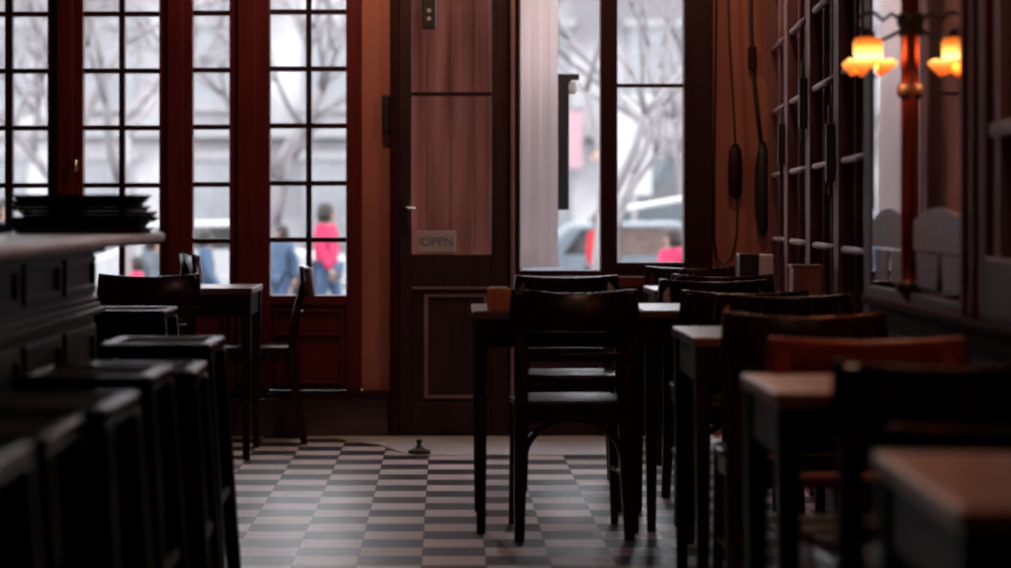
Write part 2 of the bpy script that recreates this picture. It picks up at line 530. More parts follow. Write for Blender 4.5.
ROWS = [-157, -100, -43.5, 13, 70, 127, 184.5, 241]
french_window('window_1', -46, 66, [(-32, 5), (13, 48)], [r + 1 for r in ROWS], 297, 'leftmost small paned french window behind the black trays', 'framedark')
french_window('window_2', 66, 176, [(84, 119), (125, 159.5)], [r + .8 for r in ROWS], 296.5, 'small paned french window above the counter end',
              handle=(77, 161), stripes=((58, 74),))
french_window('window_3', 176, 250, [(193.5, 229.5)], ROWS, 296, 'narrow single column french window', stripes=((168, 184), (238, 256)))
french_window('window_4', 250, 362, [(270.5, 306), (311.5, 346)], [r - 1.2 for r in ROWS], 295, 'small paned french window with pink coat seen through')

# window to the right of the door
root = empty('window_5', (wx(613), D, 0))
struct(root, 'tall two casement window right of the door', 'window')
ox = root.location.x
f = MB()
for a, c in ((515, 520), (600, 617), (683, 712)):
    f.box(wx(a) - ox, wx(c) - ox, -.05, .06, wz(390), 2.95)
f.box(wx(520) - ox, wx(600) - ox, -.03, .06, wz(284), wz(270))
f.box(wx(617) - ox, wx(683) - ox, -.03, .06, wz(284), wz(262))
f.box(wx(515) - ox, wx(712) - ox, -.03, .06, 2.86, 2.95)
f.build('window_frame', M['framedark'], root, bev=.006)
f = MB(); f.box(wx(515) - ox, wx(712) - ox, -.09, .0, wz(286), wz(276))
f.build('window_sill', M['frame'], root, bev=.006)
f = MB()
f.box(wx(617) - ox, wx(683) - ox, .0, .03, wz(87.5), wz(83.5))
f.build('glazing_bars', M['framedark'], root, bev=.003)
f = MB()
for a, c, yb in ((520, 600, 270), (617, 683, 262)):
    f.box(wx(a) - ox - .004, wx(c) - ox + .004, .020, .024, wz(yb) - .004, 2.865)
f.build('glass', M['glass'], root)
f = MB(); f.box(wx(520) - ox, wx(683) - ox, -.01, .04, 0.0, wz(284))
f.build('lower_panel', M['doorwood'], root)
f = MB()
for a, c in ((530, 596), (622, 678)):
    for q0, q1 in ((300, 304), (415, 419)):
        f.box(wx(a) - ox, wx(c) - ox, -.022, -.01, wz(q1), wz(q0))
    for q in (a, c - 4):
        f.box(wx(q) - ox, wx(q + 4) - ox, -.020, -.01, wz(419), wz(300))
f.build('panel_moulding', M['doorwood'], root, bev=.004)

# the door
root = empty('door_1', (wx(453), D, 0))
struct(root, 'dark glazed wooden door with lower panel', 'door')
ox = root.location.x
f = MB()
f.box(wx(390) - ox, wx(399) - ox, -.06, .06, 0, 2.95)
f.box(wx(509) - ox, wx(515) - ox, -.06, .06, 0, 2.95)
g = MB(); g.box(wx(510.5) - ox, wx(514.5) - ox, -.068, -.0605, 0, 2.95); g.build('cover_strip', M['bead'], root, bev=.003)  # paler strip along the right jamb
f.box(wx(399) - ox, wx(509) - ox, -.06, .06, 2.86, 2.95)
f.box(wx(399) - ox, wx(509) - ox, .035, .25, 0.0005, .03)
f.build('door_frame', M['framedark'], root, bev=.006)
f = MB()
f.box(wx(399) - ox, wx(412) - ox, -.03, .03, 0.004, 2.85)
f.box(wx(491) - ox, wx(509) - ox, -.03, .03, 0.004, 2.85)
f.box(wx(412) - ox, wx(491) - ox, -.03, .03, wz(286), wz(254))
f.box(wx(412) - ox, wx(491) - ox, -.03, .03, 0.004, wz(402))
f.box(wx(412) - ox, wx(491) - ox, -.03, .03, 2.76, 2.85)
f.build('door_leaf', M['doorwood'], root, bev=.006)
f = MB(); f.box(wx(412) - ox, wx(491) - ox, -.02, .02, wz(96), wz(92))
f.build('glazing_bar', M['framedark'], root, bev=.003)
f = MB(); f.box(wx(411) - ox, wx(492) - ox, .002, .006, wz(255), 2.77)
f.build('glass', M['doorglass'], root)
f = MB(); f.box(wx(412) - ox, wx(491) - ox, -.012, .012, wz(402), wz(286))
f.build('lower_panel', M['doorwood'], root)
f = MB()
f.box(wx(424) - ox, wx(487) - ox, -.024, -.01, wz(398), wz(395))
f.box(wx(424) - ox, wx(428) - ox, -.024, -.01, wz(395), wz(297))
f.box(wx(484) - ox, wx(487) - ox, -.024, -.01, wz(395), wz(297))
f.box(wx(424) - ox, wx(487) - ox, -.024, -.01, wz(297), wz(294))
f.box(wx(412) - ox, wx(500) - ox, -.040, -.03, wz(289), wz(286.5))
f.build('panel_moulding', M['bead'], root, bev=.003)
f = MB()
hx, hz = wx(405) - ox, wz(208)
f.box(hx - .02, hx + .02, -.038, -.03, hz - .11, hz + .05)
f.build('lock_plate', M['iron'], root, bev=.003)
f = MB()
f.tube([(hx - .005, -.036, hz), (hx - .005, -.075, hz), (hx + .015, -.085, hz), (hx + .055, -.085, hz - .006)], [.009, .009, .009, .007], 10)
f.build('handle', M['steel'], root)
# latch box on the frame edge
f = MB()
f.box(wx(382) - ox, wx(390) - ox, -.05, -.001, wz(134), wz(95))
f.build('hinge', M['iron'], root, bev=.01, seg=3)

# brown boarded shutter standing outside the door glass
root = empty('brown_shutter', (wx(451), 12.55, 0))
tag(root, 'brown boarded shutter seen through the door glass', 'shutter')
f = MB()
for k in range(6):
    a = -.36 + k * .12
    f.box(a, a + .117, 0, .03, -.1, 2.95)
f.build('boards', M['shutter'], root, bev=.004)
f = MB()
f.box(-.37, .37, .031, .05, -.1, 2.96)
f.build('backing', M['shutter'], root, bev=.004)

# notice on the door glass
root = empty('door_sign', (wx(437), 11.99, wz(242)))
tag(root, 'small pale notice with blue grey letters on the door glass', 'sign')
f = MB(); f.box(wx(417) - wx(437), wx(456) - wx(437), -.004, .004, wz(252) - wz(242), wz(231) - wz(242))
f.build('board', M['signboard'], root, bev=.002)
cu = bpy.data.curves.new('lettering', 'FONT')
cu.body = 'OPEN'; cu.size = .062; cu.align_x = 'CENTER'; cu.align_y = 'CENTER'; cu.extrude = .0006
cu.materials.append(M['signink'])
tmp = bpy.data.objects.new('tmp', cu); COL.objects.link(tmp)
me = bpy.data.meshes.new_from_object(tmp.evaluated_get(bpy.context.evaluated_depsgraph_get()))
bpy.data.objects.remove(tmp)
to = bpy.data.objects.new('lettering', me); COL.objects.link(to)
to.parent = root; to.location = (0, -.0052, 0); to.rotation_euler = (PI / 2, 0, 0)
tag(to, 'blue grey lettering')
# small bell box on the upper glass
root = empty('bell_box', (wx(429), 11.985, wz(14)))
tag(root, 'small black box with two pale studs high on the door glass', 'box')
f = MB(); f.box(-.036, .036, -.018, .012, -.075, .075); f.build('case', M['iron'], root, bev=.008)
for zz in (-.026, .014):
    f = MB(); f.lathe([(.002, -.006), (.008, -.005), (.010, 0), (.008, .004)], n=14)
    f.xform(Matrix.Translation((0, -.020, zz)) @ Matrix.Rotation(PI / 2, 4, 'X'))
    f.build('stud', M['signboard'], root)

# white curtain in the left casement
f = MB()
pts = []
n = 40
x0, x1 = wx(520), wx(557)
for i in range(n + 1):
    t = i / n
    pts.append((x0 + (x1 - x0) * t, 11.90 + .0012 * math.sin(t * 17) + .0004 * math.sin(t * 41)))
vs0 = [f.bm.verts.new((x, y, wz(267))) for x, y in pts]
vs1 = [f.bm.verts.new((x, y, 2.75)) for x, y in pts]
for i in range(n):
    q = f.bm.faces.new((vs0[i], vs0[i + 1], vs1[i + 1], vs1[i])); q.smooth = True
o = f.build('window_curtain', M['curtain'])
tag(o, 'straight white curtain hanging beside the door', 'curtain')
md = o.modifiers.new('Solid', 'SOLIDIFY'); md.thickness = .0015

# dark lantern post bolted outside the window
root = empty('wall_lantern', (wx(563), 12.12, wz(140)))
tag(root, 'tall narrow dark lantern with flat cap behind the curtain edge', 'lantern')
ax = root.location.x; az = root.location.z


def llx(p): return X(p, 12.12) - ax
def llz(p): return Z(p, 12.12) - az
f = MB(); f.box(llx(557), llx(569), -.02, .02, llz(210), llz(82)); f.build('post', M['iron'], root, bev=.004)
f = MB(); f.box(llx(556), llx(579), -.03, .03, llz(80), llz(74)); f.box(llx(557), llx(571), -.025, .025, llz(82), llz(80)); f.build('cap', M['iron'], root, bev=.004)
f = MB(); f.lathe([(.012, -.03), (.026, -.015), (.028, .01), (.02, .03)], (llx(572), 0, llz(88)), 16); f.build('lamp_glass', M['paper'], root)
for q in (188, 108):
    f = MB(); f.box(llx(556), llx(560), .0201, .13, llz(q + 2), llz(q - 2)); f.build('bracket', M['iron'], root)

# things hanging on the ochre wall at the right
root = empty('pull_cord', (wx(732), 11.97, wz(140)))
tag(root, 'dark cord loop with wooden toggle on the ochre wall', 'cord')
ax = root.location.x; az = root.location.z
f = MB()
pp = [(726, -60), (729, 40), (733, 110), (735, 150), (737, 200), (736, 235), (731, 258), (723, 267), (716, 258), (713.5, 235), (714, 150), (716, 0), (718, -60)]
f.tube([(wx(a) - ax, 0, wz(c) - az) for a, c in pp], .0055, 6)
f.build('cord', M['iron'], root)
f = MB(); f.lathe([(.012, -.13), (.03, -.11), (.036, 0), (.032, .10), (.014, .135)], (wx(734) - ax, -.02, wz(172) - az), 14)
f.build('toggle', M['framedark'], root)
root = empty('hanging_bundle', (wx(757), 11.95, wz(140)))
tag(root, 'long dark folded umbrella hanging beside the glazed partition', 'umbrella')
ax = root.location.x; az = root.location.z
f = MB(); f.lathe([(.008, -.26), (.022, -.22), (.036, -.08), (.034, .06), (.022, .14), (.012, .2)], (wx(761) - ax, -.01, wz(183) - az), 14,
                  ripple=lambda i, a: (.004 * math.cos(6 * a), 0)); f.build('canopy', M['iron'], root)
f = MB(); f.tube([(wx(760) - ax, -.01, wz(145) - az), (wx(756) - ax, 0, wz(110) - az), (wx(752) - ax, .01, wz(70) - az), (wx(750) - ax, .02, wz(20) - az), (wx(750) - ax, .03, wz(-60) - az)], .011, 8)
f.build('shaft', M['iron'], root)
f = MB(); f.box(wx(747) - ax, wx(755) - ax, -.02, .03, wz(70) - az, wz(47) - az); f.build('handle', M['framedark'], root, bev=.006)

# ------------------------------------------------------------------ right wall: glazed partition
cols_per = 3
L_leaf = 1.12
PZ = (0.97, 1.27, 1.57, 1.87, 2.17, 2.47)
names = ('window_6', 'window_7', 'window_8', 'window_9')
desc = ('glazed partition leaf nearest the wall mirror', 'second glazed partition leaf from the mirror', 'third glazed partition leaf from the mirror',
        'glazed partition leaf nearest the ochre wall')
for k in range(4):
    s0 = k * (L_leaf + .015)
    cx_, cy_ = PAR[0] + math.sin(PAR[2]) * s0, PAR[1] + math.cos(PAR[2]) * s0
    root = empty(names[k], (cx_, cy_, 0), -PAR[2])
    struct(root, desc[k], 'window')
    f = MB()
    for a in (0, L_leaf - .07):
        f.box(-.055, .03, a, a + .07, 0, 2.95)
    f.box(-.04, .03, .07, L_leaf - .07, 2.85, 2.95)
    f.box(-.04, .03, .07, L_leaf - .07, .02, .14)
    f.box(-.04, .03, .07, L_leaf - .07, .62, .72)
    f.build('window_frame', M['bar'], root, bev=.006)
    f = MB()
    step = (L_leaf - .14) / cols_per
    for j in range(1, cols_per):
        a = .07 + j * step
        f.tube([(-.02, a, .72), (-.02, a, 2.85)], .013, 8)
    for z in PZ:
        f.tube([(-.034, .05, z), (-.034, L_leaf - .05, z)], .013, 8)
    f.build('glazing_bars', M['bar'], root)
    f = MB(); f.box(.0, .006, .06, L_leaf - .06, .71, 2.86); f.build('panes', M['pane'], root)
    f = MB(); f.box(-.01, .02, .07, L_leaf - .07, .14, .62); f.build('lower_panel', M['frame'], root)
    # bolts and handles
    for z in ((1.55, 1.75), (1.20, 1.40), (1.42, 1.62), (1.30, 1.48))[k:k + 1]:
        f = MB(); f.box(-.085, -.056, .02, .06, z[0], z[1]); f.tube([(-.07, .04, z[0] - .05), (-.07, .04, z[1] + .06)], .008, 8)
        f.build('bolt', M['iron'], root, bev=.004)

# corner post between partition and mirrors
b = MB(); b.box(0, .1, 7.10, 7.245, 0, ZC)
o = b.build('trim_3', M['framedark'], bev=.008); o.location.x = 1.238
struct(o, 'dark corner post between partition and mirror', 'post')

# ------------------------------------------------------------------ right wall: mirrors, wainscot, pillar
def mroot(name, d):
    return empty(name, (mirx(d), d, 0), -MIR[2])


def etched(y0, y1, root):
    """frosted motif: two scalloped shapes over tapered pots"""
    f = MB()
    n = 1
    w = (y1 - y0) / n
    for k in range(n):
        a = y0 + k * w
        poly = [(a + .012, .998), (a + .012, 1.07)]
        for j in range(9):
            t = j / 8
            poly.append((a + .02 + (w - .04) * t, 1.075 + .032 * math.sin(PI * t)))
        poly += [(a + w - .012, 1.07), (a + w - .012, .998)]
        vs = [[f.bm.verts.new((x, y, z)) for y, z in poly] for x in (-.008, -.0055)]
        m_ = len(poly)
        for i in range(m_):
            f.bm.faces.new((vs[0][i], vs[0][(i + 1) % m_], vs[1][(i + 1) % m_], vs[1][i]))
        f.bm.faces.new(vs[0]); f.bm.faces.new(vs[1][::-1])
        for q in range(2):
            c0 = a + .02 + q * (w - .04) / 2
            c1 = c0 + (w - .04) / 2 - .03
            poly = [(c0 + .03, .905), (c0, .992), (c1, .992), (c1 - .03, .905)]
            vs = [[f.bm.verts.new((x, y, z)) for y, z in poly] for x in (-.008, -.0055)]
            for i in range(4):
                f.bm.faces.new((vs[0][i], vs[0][(i + 1) % 4], vs[1][(i + 1) % 4], vs[1][i]))
            f.bm.faces.new(vs[0]); f.bm.faces.new(vs[1][::-1])
    return f.build('etched_band', M['etched'], root)


def wall_mirror(d0, d1, label):
    root = mroot('wall_mirror', d0)
    tag(root, label, 'mirror')
    w = d1 - d0
    f = MB(); f.box(-.005, .01, .0, w, .87, 2.6); f.build('glass', M['mirror'], root)
    f = MB()
    f.box(-.009, .012, -.004, .004, .86, 2.62); f.box(-.009, .012, w - .004, w + .004, .86, 2.62)
    f.box(-.012, .012, .004, w - .004, .86, .885); f.box(-.012, .012, .004, w - .004, 2.59, 2.62)
    f.build('frame', M['framedark'], root, bev=.002)
    etched(.02, w - .02, root)
    return root


wall_mirror(6.46, 7.09, 'tall wall mirror left of the copper pole')
wall_mirror(5.62, 6.40, 'tall wall mirror right of the copper pole reflecting the lamp')

# copper pole
root = mroot('mirror_pole', 6.43)
tag(root, 'shiny copper pole between the two wall mirrors', 'pole')
f = MB(); f.tube([(-.008, 0, .87), (-.008, 0, 2.6)], .022, 16); f.build('shaft', M['copper'], root)
for z in (.90, 1.415, 1.60, 2.3):
    f = MB(); f.lathe([(.027, -.018), (.032, -.010), (.032, .010), (.027, .018)], (-.008, 0, z), 16); f.build('collar', M['iron'], root)

# wall sconce
lx_, ly_ = X(868, 6.40), 6.40
zt = Z(37, 6.40)
root = empty('wall_sconce', (lx_, ly_, zt))
tag(root, 'lit amber glass tulip sconce on the copper pole', 'lamp')
prof = [(.016, .0), (.033, -.003), (.038, -.014), (.0385, -.030), (.0365, -.046), (.036, -.060), (.046, -.072), (.062, -.082), (.058, -.088), (.042, -.078), (.033, -.062), (.033, -.03), (.012, -.004)]
f = MB()
f.lathe(prof, n=48, close=False, ripple=lambda i, a: ((.016 * math.cos(5 * a + .6), .015 * math.cos(5 * a + .6)) if 6 <= i <= 9 else ((.003 * math.cos(5 * a + .6), 0) if i in (5, 10) else (0, 0))))
f.build('lamp_shade', M['lamp'], root)
f = MB(); f.lathe([(.010, .022), (.017, .016), (.020, .004), (.016, -.004)], n=18); f.build('fitter', M['iron'], root)
px_ = mirx(6.43) - .03 - lx_
f = MB()
arm = [(px_, .02, Z(20, 6.4) - zt), (px_ * .72, .02, Z(13, 6.4) - zt), (px_ * .45, .012, Z(20, 6.4) - zt), (px_ * .2, .006, Z(13, 6.4) - zt), (-.01, 0, Z(14, 6.4) - zt), (-.03, 0, Z(20, 6.4) - zt),
       (-.028, 0, Z(28, 6.4) - zt), (-.01, 0, Z(30, 6.4) - zt), (0, 0, .018)]
f.tube(arm, .0055, 8)
f.build('arm', M['iron'], root)
f = MB(); f.tube([(px_, .02, Z(30, 6.4) - zt), (px_ * .6, .015, Z(37, 6.4) - zt), (px_ * .25, .008, Z(42, 6.4) - zt), (.02, 0, Z(40, 6.4) - zt)], [.006, .005, .005, .004], 8)
f.build('brace', M['iron'], root)
f = MB(); f.box(px_ - .004, px_ + .012, .0, .04, Z(36, 6.4) - zt, Z(12, 6.4) - zt); f.build('wall_plate', M['iron'], root, bev=.003)

# wainscot with ledge
root = mroot('trim_4', 2.0)
struct(root, 'dark wainscot with ledge under the mirrors', 'wainscot')
f = MB(); f.box(-.012, .045, 0, 5.09, 0, .835); f.build('panelling', M['wainscot'], root)
f = MB(); f.box(-.035, .045, 0, 5.09, .835, .86); f.build('ledge', M['wainscot'], root, bev=.005)
f = MB()
for k in range(7):
    a = .05 + k * .72
    f.box(-.022, -.012, a, a + .62, .10, .13); f.box(-.022, -.012, a, a + .62, .74, .77)
    f.box(-.022, -.012, a, a + .03, .13, .74); f.box(-.022, -.012, a + .59, a + .62, .13, .74)
f.build('panel_moulding', M['wainscot'], root, bev=.004)
# wooden pillar
root = mroot('trim_5', 5.40)
struct(root, 'dark red wooden pillar right of the mirrors', 'pillar')
f = MB(); f.box(-.025, .03, .0, .21, .862, ZC - .002); f.build('shaft', M['frame'], root, bev=.006)
f = MB(); f.box(-.038, -.025, .03, .06, .862, ZC - .002); f.box(-.038, -.025, .15, .18, .862, ZC - .002); f.build('fluting', M['frame'], root, bev=.005)
# right edge window
root = mroot('window_10', 4.43)
struct(root, 'wood framed side window at the right edge', 'window')
f = MB()
f.box(-.03, .02, .90, .965, .862, 2.62); f.box(-.03, .02, 0, .065, .862, 2.62)
f.box(-.03, .02, .065, .90, .862, 1.0); f.box(-.03, .02, .065, .90, 2.5, 2.62)
f.build('window_frame', M['frame'], root, bev=.006)
f = MB(); f.box(-.022, .01, .065, .90, 1.26, 1.29); f.box(-.022, .01, .785, .83, 1.0, 2.5); f.build('glazing_bars', M['bead'], root, bev=.004)  # pale upright bar stands in for light falling on the reveal
f = MB(); f.box(.0, .006, .06, .905, .995, 2.505); f.build('panes', M['pane'], root)

# ------------------------------------------------------------------ furniture prototypes
CH_W = .215


def make_chair():
    root = empty('bistro_chair')
    # seat: rounded trapezoid, slightly dished top
    f = MB()
    poly = []
    for a in range(0, 181, 15):
        t = math.radians(a)
        poly.append((.198 * math.copysign(abs(math.cos(t)) ** .45, math.cos(t)), .04 + .17 * abs(math.sin(t)) ** .7))
    poly += [(-.175, -.20), (.175, -.20)]
    f.prism(poly, .440, .462)
    f.build('seat', M['seat'], root, bev=.007, seg=3)
    f = MB()
    for a, c in (((-.172, .16), (-.165, -.2)), ((.172, .16), (.165, -.2))):
        f.sweep([(a[0], a[1], .415), (c[0], c[1], .415)], (.05, .022), (0, 0, 1))
    f.sweep([(-.17, .17, .415), (.17, .17, .415)], (.05, .022), (0, 0, 1))
    f.sweep([(-.17, -.2, .415), (.17, -.2, .415)], (.05, .022), (0, 0, 1))
    f.build('seat_frame', M['chair'], root)
    for s in (-1, 1):
        f = MB()
        f.sweep([(s * .184, -.262, .0), (s * .178, -.222, .22), (s * .174, -.205, .45), (s * .176, -.225, .62), (s * .182, -.262, .80), (s * .183, -.268, .832)],
                [(.034, .034), (.042, .040), (.048, .046), (.044, .038), (.038, .026), (.032, .024)], (1, 0, 0))
        f.build('leg', M['chair'], root, bev=.006)
        f = MB()
        f.sweep([(s * .180, .185, .0), (s * .174, .175, .25), (s * .170, .168, .44)], [(.026, .026), (.032, .032), (.038, .038)], (1, 0, 0))
        f.build('leg', M['chair'], root, bev=.006)
    # curved top rail

    def arc(z, bow, y0, half=CH_W, n=12):
        return [(-half + 2 * half * i / n, y0 - bow * (1 - ((-1 + 2 * i / n) ** 2)), z) for i in range(n + 1)]
    f = MB()
    n = 12
    path, sizes = [], []
    for i, (px, py, pz) in enumerate(arc(.70, .052, -.250)):
        u = -1 + 2 * i / n
        hh = .143 - .013 * (1 - u * u)
        path.append((px, py, .698 + hh / 2)); sizes.append((hh, .022))
    f.sweep(path, sizes, (0, .12, 1), smooth=True)
    f.build('backrest', M['chair'], root, bev=.006)
    for z, y0, bow in ((.612, -.226, .028), (.530, -.212, .022)):
        f = MB(); f.sweep(arc(z, bow, y0, .182), (.030, .014), (0, 0, 1), smooth=True)
        f.build('slat', M['chair'], root, bev=.004)
    # bentwood braces and stretchers
    for s in (-1, 1):
        f = MB()
        f.tube([(s * (.165 - .16 * (1 - math.cos(t))), -.206 + .01 * math.sin(t), .265 + .135 * math.sin(t)) for t in [PI / 2 * i / 8 for i in range(9)]], .0125, 8)
        f.build('brace', M['chair'], root)
        f = MB(); f.tube([(s * .172, .172, .20), (s * .178, -.215, .215)], .010, 8); f.build('stretcher', M['chair'], root)
    return root


def make_table(w, dp, h=.76, topm='table'):
    root = empty('cafe_table')
    f = MB(); f.box(-w / 2, w / 2, -dp / 2, dp / 2, h - .028, h); f.build('table_top', M[topm], root, bev=.006, seg=3)
    f = MB()
    a, c = w / 2 - .028, dp / 2 - .028
    for s in (-1, 1):
        f.box(-a, a, s * c - .011, s * c + .011, h - .125, h - .028)
        f.box(s * a - .011, s * a + .011, -c + .011, c - .011, h - .125, h - .028)
    f.build('apron', M['tableleg'], root)
    for sx in (-1, 1):
        for sy in (-1, 1):
            f = MB()
            f.sweep([(sx * a, sy * c, 0), (sx * a, sy * c, h - .20), (sx * a, sy * c, h - .0285)],
                    [(.030, .032), (.044, .046), (.046, .048)], (1, 0, 0))
            f.build('leg', M['tableleg'], root, bev=.004)
    return root


def make_stool(h=.75, w=.30, dp=.42):
    root = empty('bar_stool')
    f = MB()
    a, c = w / 2, dp / 2
    r = .036
    for q in ((-a, a, -c, -c + r), (-a, a, c - r, c), (-a, -a + r, -c + r, c - r), (a - r, a, -c + r, c - r)):
        f.box(*q, h - .035, h)
    f.build('seat_frame', M['stool'], root, bev=.008, seg=3)
    f = MB(); f.box(-a + r, a - r, -c + r, c - r, h - .03, h - .004); f.build('seat_pad', M['pad'], root, bev=.008)
    for sx in (-1, 1):
        for sy in (-1, 1):
            f = MB(); f.sweep([(sx * (a + .03), sy * (c + .02), 0), (sx * (a - .022), sy * (c - .03), h - .035)], [(.038, .034), (.046, .040)], (1, 0, 0))
            f.build('leg', M['stoolleg'], root, bev=.005)

    f = MB()
    f.sweep([(0, c + .006, .10), (0, c - .026, h - .09)], [(2 * a + .0, .012), (2 * a - .075, .012)], (1, 0, 0))
    f.build('shade_panel', M['stoolleg'], root)  # dark sheet added to imitate the shade between the legs

    def at(sx, sy, z):
        t = z / (h - .035)
        return (sx * (a + .03 - .052 * t), sy * (c + .02 - .05 * t), z)
    for p, q in (((-1, -1), (1, -1)), ((-1, 1), (1, 1))):
        f = MB(); f.sweep([at(*p, .24), at(*q, .24)], (.026, .018), (0, 0, 1)); f.build('stretcher', M['stoolleg'], root, bev=.004)
    for p, q in (((-1, -1), (-1, 1)), ((1, -1), (1, 1))):
        f = MB(); f.sweep([at(*p, .32), at(*q, .32)], (.026, .018), (0, 0, 1)); f.build('stretcher', M['stoolleg'], root, bev=.004)
    f = MB()
    f.box(-a + .03, a - .03, -c + .03, -c + .045, h - .085, h - .035); f.box(-a + .03, a - .03, c - .045, c - .03, h - .085, h - .035)
    f.box(-a + .03, -a + .045, -c + .045, c - .045, h - .085, h - .035); f.box(a - .045, a - .03, -c + .045, c - .045, h - .085, h - .035)
    f.build('apron', M['stoolleg'], root)
    return root


# ---- tables
def place_table(x0, x1, d0, d1, label, topm, h=.76):
    t = make_table(x1 - x0, d1 - d0, h, topm)
    t.location = ((x0 + x1) / 2, (d0 + d1) / 2, 0)
    tag(t, label, 'table', 'cafe tables')
    return t


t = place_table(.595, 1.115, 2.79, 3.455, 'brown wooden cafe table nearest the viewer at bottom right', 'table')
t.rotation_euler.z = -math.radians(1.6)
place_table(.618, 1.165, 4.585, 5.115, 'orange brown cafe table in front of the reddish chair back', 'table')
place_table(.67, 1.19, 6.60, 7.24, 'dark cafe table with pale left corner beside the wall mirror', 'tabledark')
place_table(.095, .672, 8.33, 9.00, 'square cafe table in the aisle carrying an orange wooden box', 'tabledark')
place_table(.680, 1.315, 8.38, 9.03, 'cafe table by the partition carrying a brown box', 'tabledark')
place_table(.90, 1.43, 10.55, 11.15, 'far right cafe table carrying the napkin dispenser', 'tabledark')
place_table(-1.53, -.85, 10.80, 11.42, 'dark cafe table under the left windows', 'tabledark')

# ---- chairs
chair0 = make_chair()
first = [True]


def place_chair(xc, dback, rot, label, scale=1.0, zs=1.0, dr=0.0, finish=None):
    """dback: where the back of the top rail stands; rot 0 = seen from behind, 180 = faces the viewer, 90/-90 side on"""
    c = chair0 if first[0] else copy_tree(chair0)
    first[0] = False
    off = .285
    if rot == 0: loc = (xc, dback + off, 0)
    elif rot == 180: loc = (xc, dback - off, 0)
    else: loc = (xc, dback, 0)
    c.location = loc
    c.rotation_euler = (0, 0, math.radians(rot + dr))
    c.scale = (scale, scale, zs)
    tag(c, label, 'chair', 'bistro chairs')
    return c


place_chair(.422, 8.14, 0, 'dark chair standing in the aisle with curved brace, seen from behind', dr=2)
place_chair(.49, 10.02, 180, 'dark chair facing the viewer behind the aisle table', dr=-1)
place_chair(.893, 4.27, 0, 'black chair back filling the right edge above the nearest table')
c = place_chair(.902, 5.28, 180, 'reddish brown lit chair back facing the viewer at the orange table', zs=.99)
setmat(c, M['chair'], M['litchair'])
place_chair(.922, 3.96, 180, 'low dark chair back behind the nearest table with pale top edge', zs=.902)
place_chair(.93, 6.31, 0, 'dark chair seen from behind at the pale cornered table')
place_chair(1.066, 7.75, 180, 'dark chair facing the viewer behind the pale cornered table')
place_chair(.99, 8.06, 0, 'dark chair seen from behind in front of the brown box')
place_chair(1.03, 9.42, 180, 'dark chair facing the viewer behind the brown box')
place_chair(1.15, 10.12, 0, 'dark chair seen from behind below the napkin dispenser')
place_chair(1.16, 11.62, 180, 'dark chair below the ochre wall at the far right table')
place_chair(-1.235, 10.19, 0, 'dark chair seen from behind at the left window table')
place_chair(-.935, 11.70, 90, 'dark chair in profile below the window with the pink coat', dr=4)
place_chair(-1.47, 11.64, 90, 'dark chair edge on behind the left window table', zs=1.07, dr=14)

# ---- bar counter
root = empty('bar_counter', (0, 0, 0))
tag(root, 'black panelled bar counter with pale marble top', 'counter')
CE = 7.0                      # far end
XF = X(95, CE)                # front face
XS = X(167, CE)               # slab edge
f = MB(); f.box(XF - .62, XF, 1.2, CE - .02, 0, 1.012); f.build('body', M['counter'], root, bev=.004)
f = MB()
poly = [(XF - .68, 1.15), (XS, 1.15)]
for k in range(7):
    t = PI / 2 * k / 6
    poly.append((XS - .05 + .05 * math.cos(t), CE - .05 + .05 * math.sin(t)))
poly.append((XF - .68, CE))
f.prism(poly, 1.012, 1.040)
f.build('countertop', M['marble'], root, bev=.012, seg=4)
f = MB()
for z0, z1, p in ((.812, .828, .030), (.828, .842, .018), (.850, .858, .012), (.985, 1.012, .03), (0, .10, .015)):
    f.box(XF, XF + p, 1.2, CE - .02, z0, z1)
    f.box(XF - .62, XF + p, CE - .02, CE - .02 + p * .6, z0, z1)
f.build('moulding', M['counter'], root, bev=.004)
for k in range(9):
    d1 = CE - .06 - k * .62
    d0 = d1 - .54
    f = MB()
    f.box(XF, XF + .012, d0, d1, .875, .895); f.box(XF, XF + .012, d0, d1, .955, .975)
    f.box(XF, XF + .012, d0, d0 + .03, .895, .955); f.box(XF, XF + .012, d1 - .03, d1, .895, .955)
    f.box(XF, XF + .012, d0, d1, .15, .18); f.box(XF, XF + .012, d0, d1, .75, .78)
    f.box(XF, XF + .012, d0, d0 + .03, .18, .75); f.box(XF, XF + .012, d1 - .03, d1, .18, .75)
    f.build('panel', M['counter'], root, bev=.004)

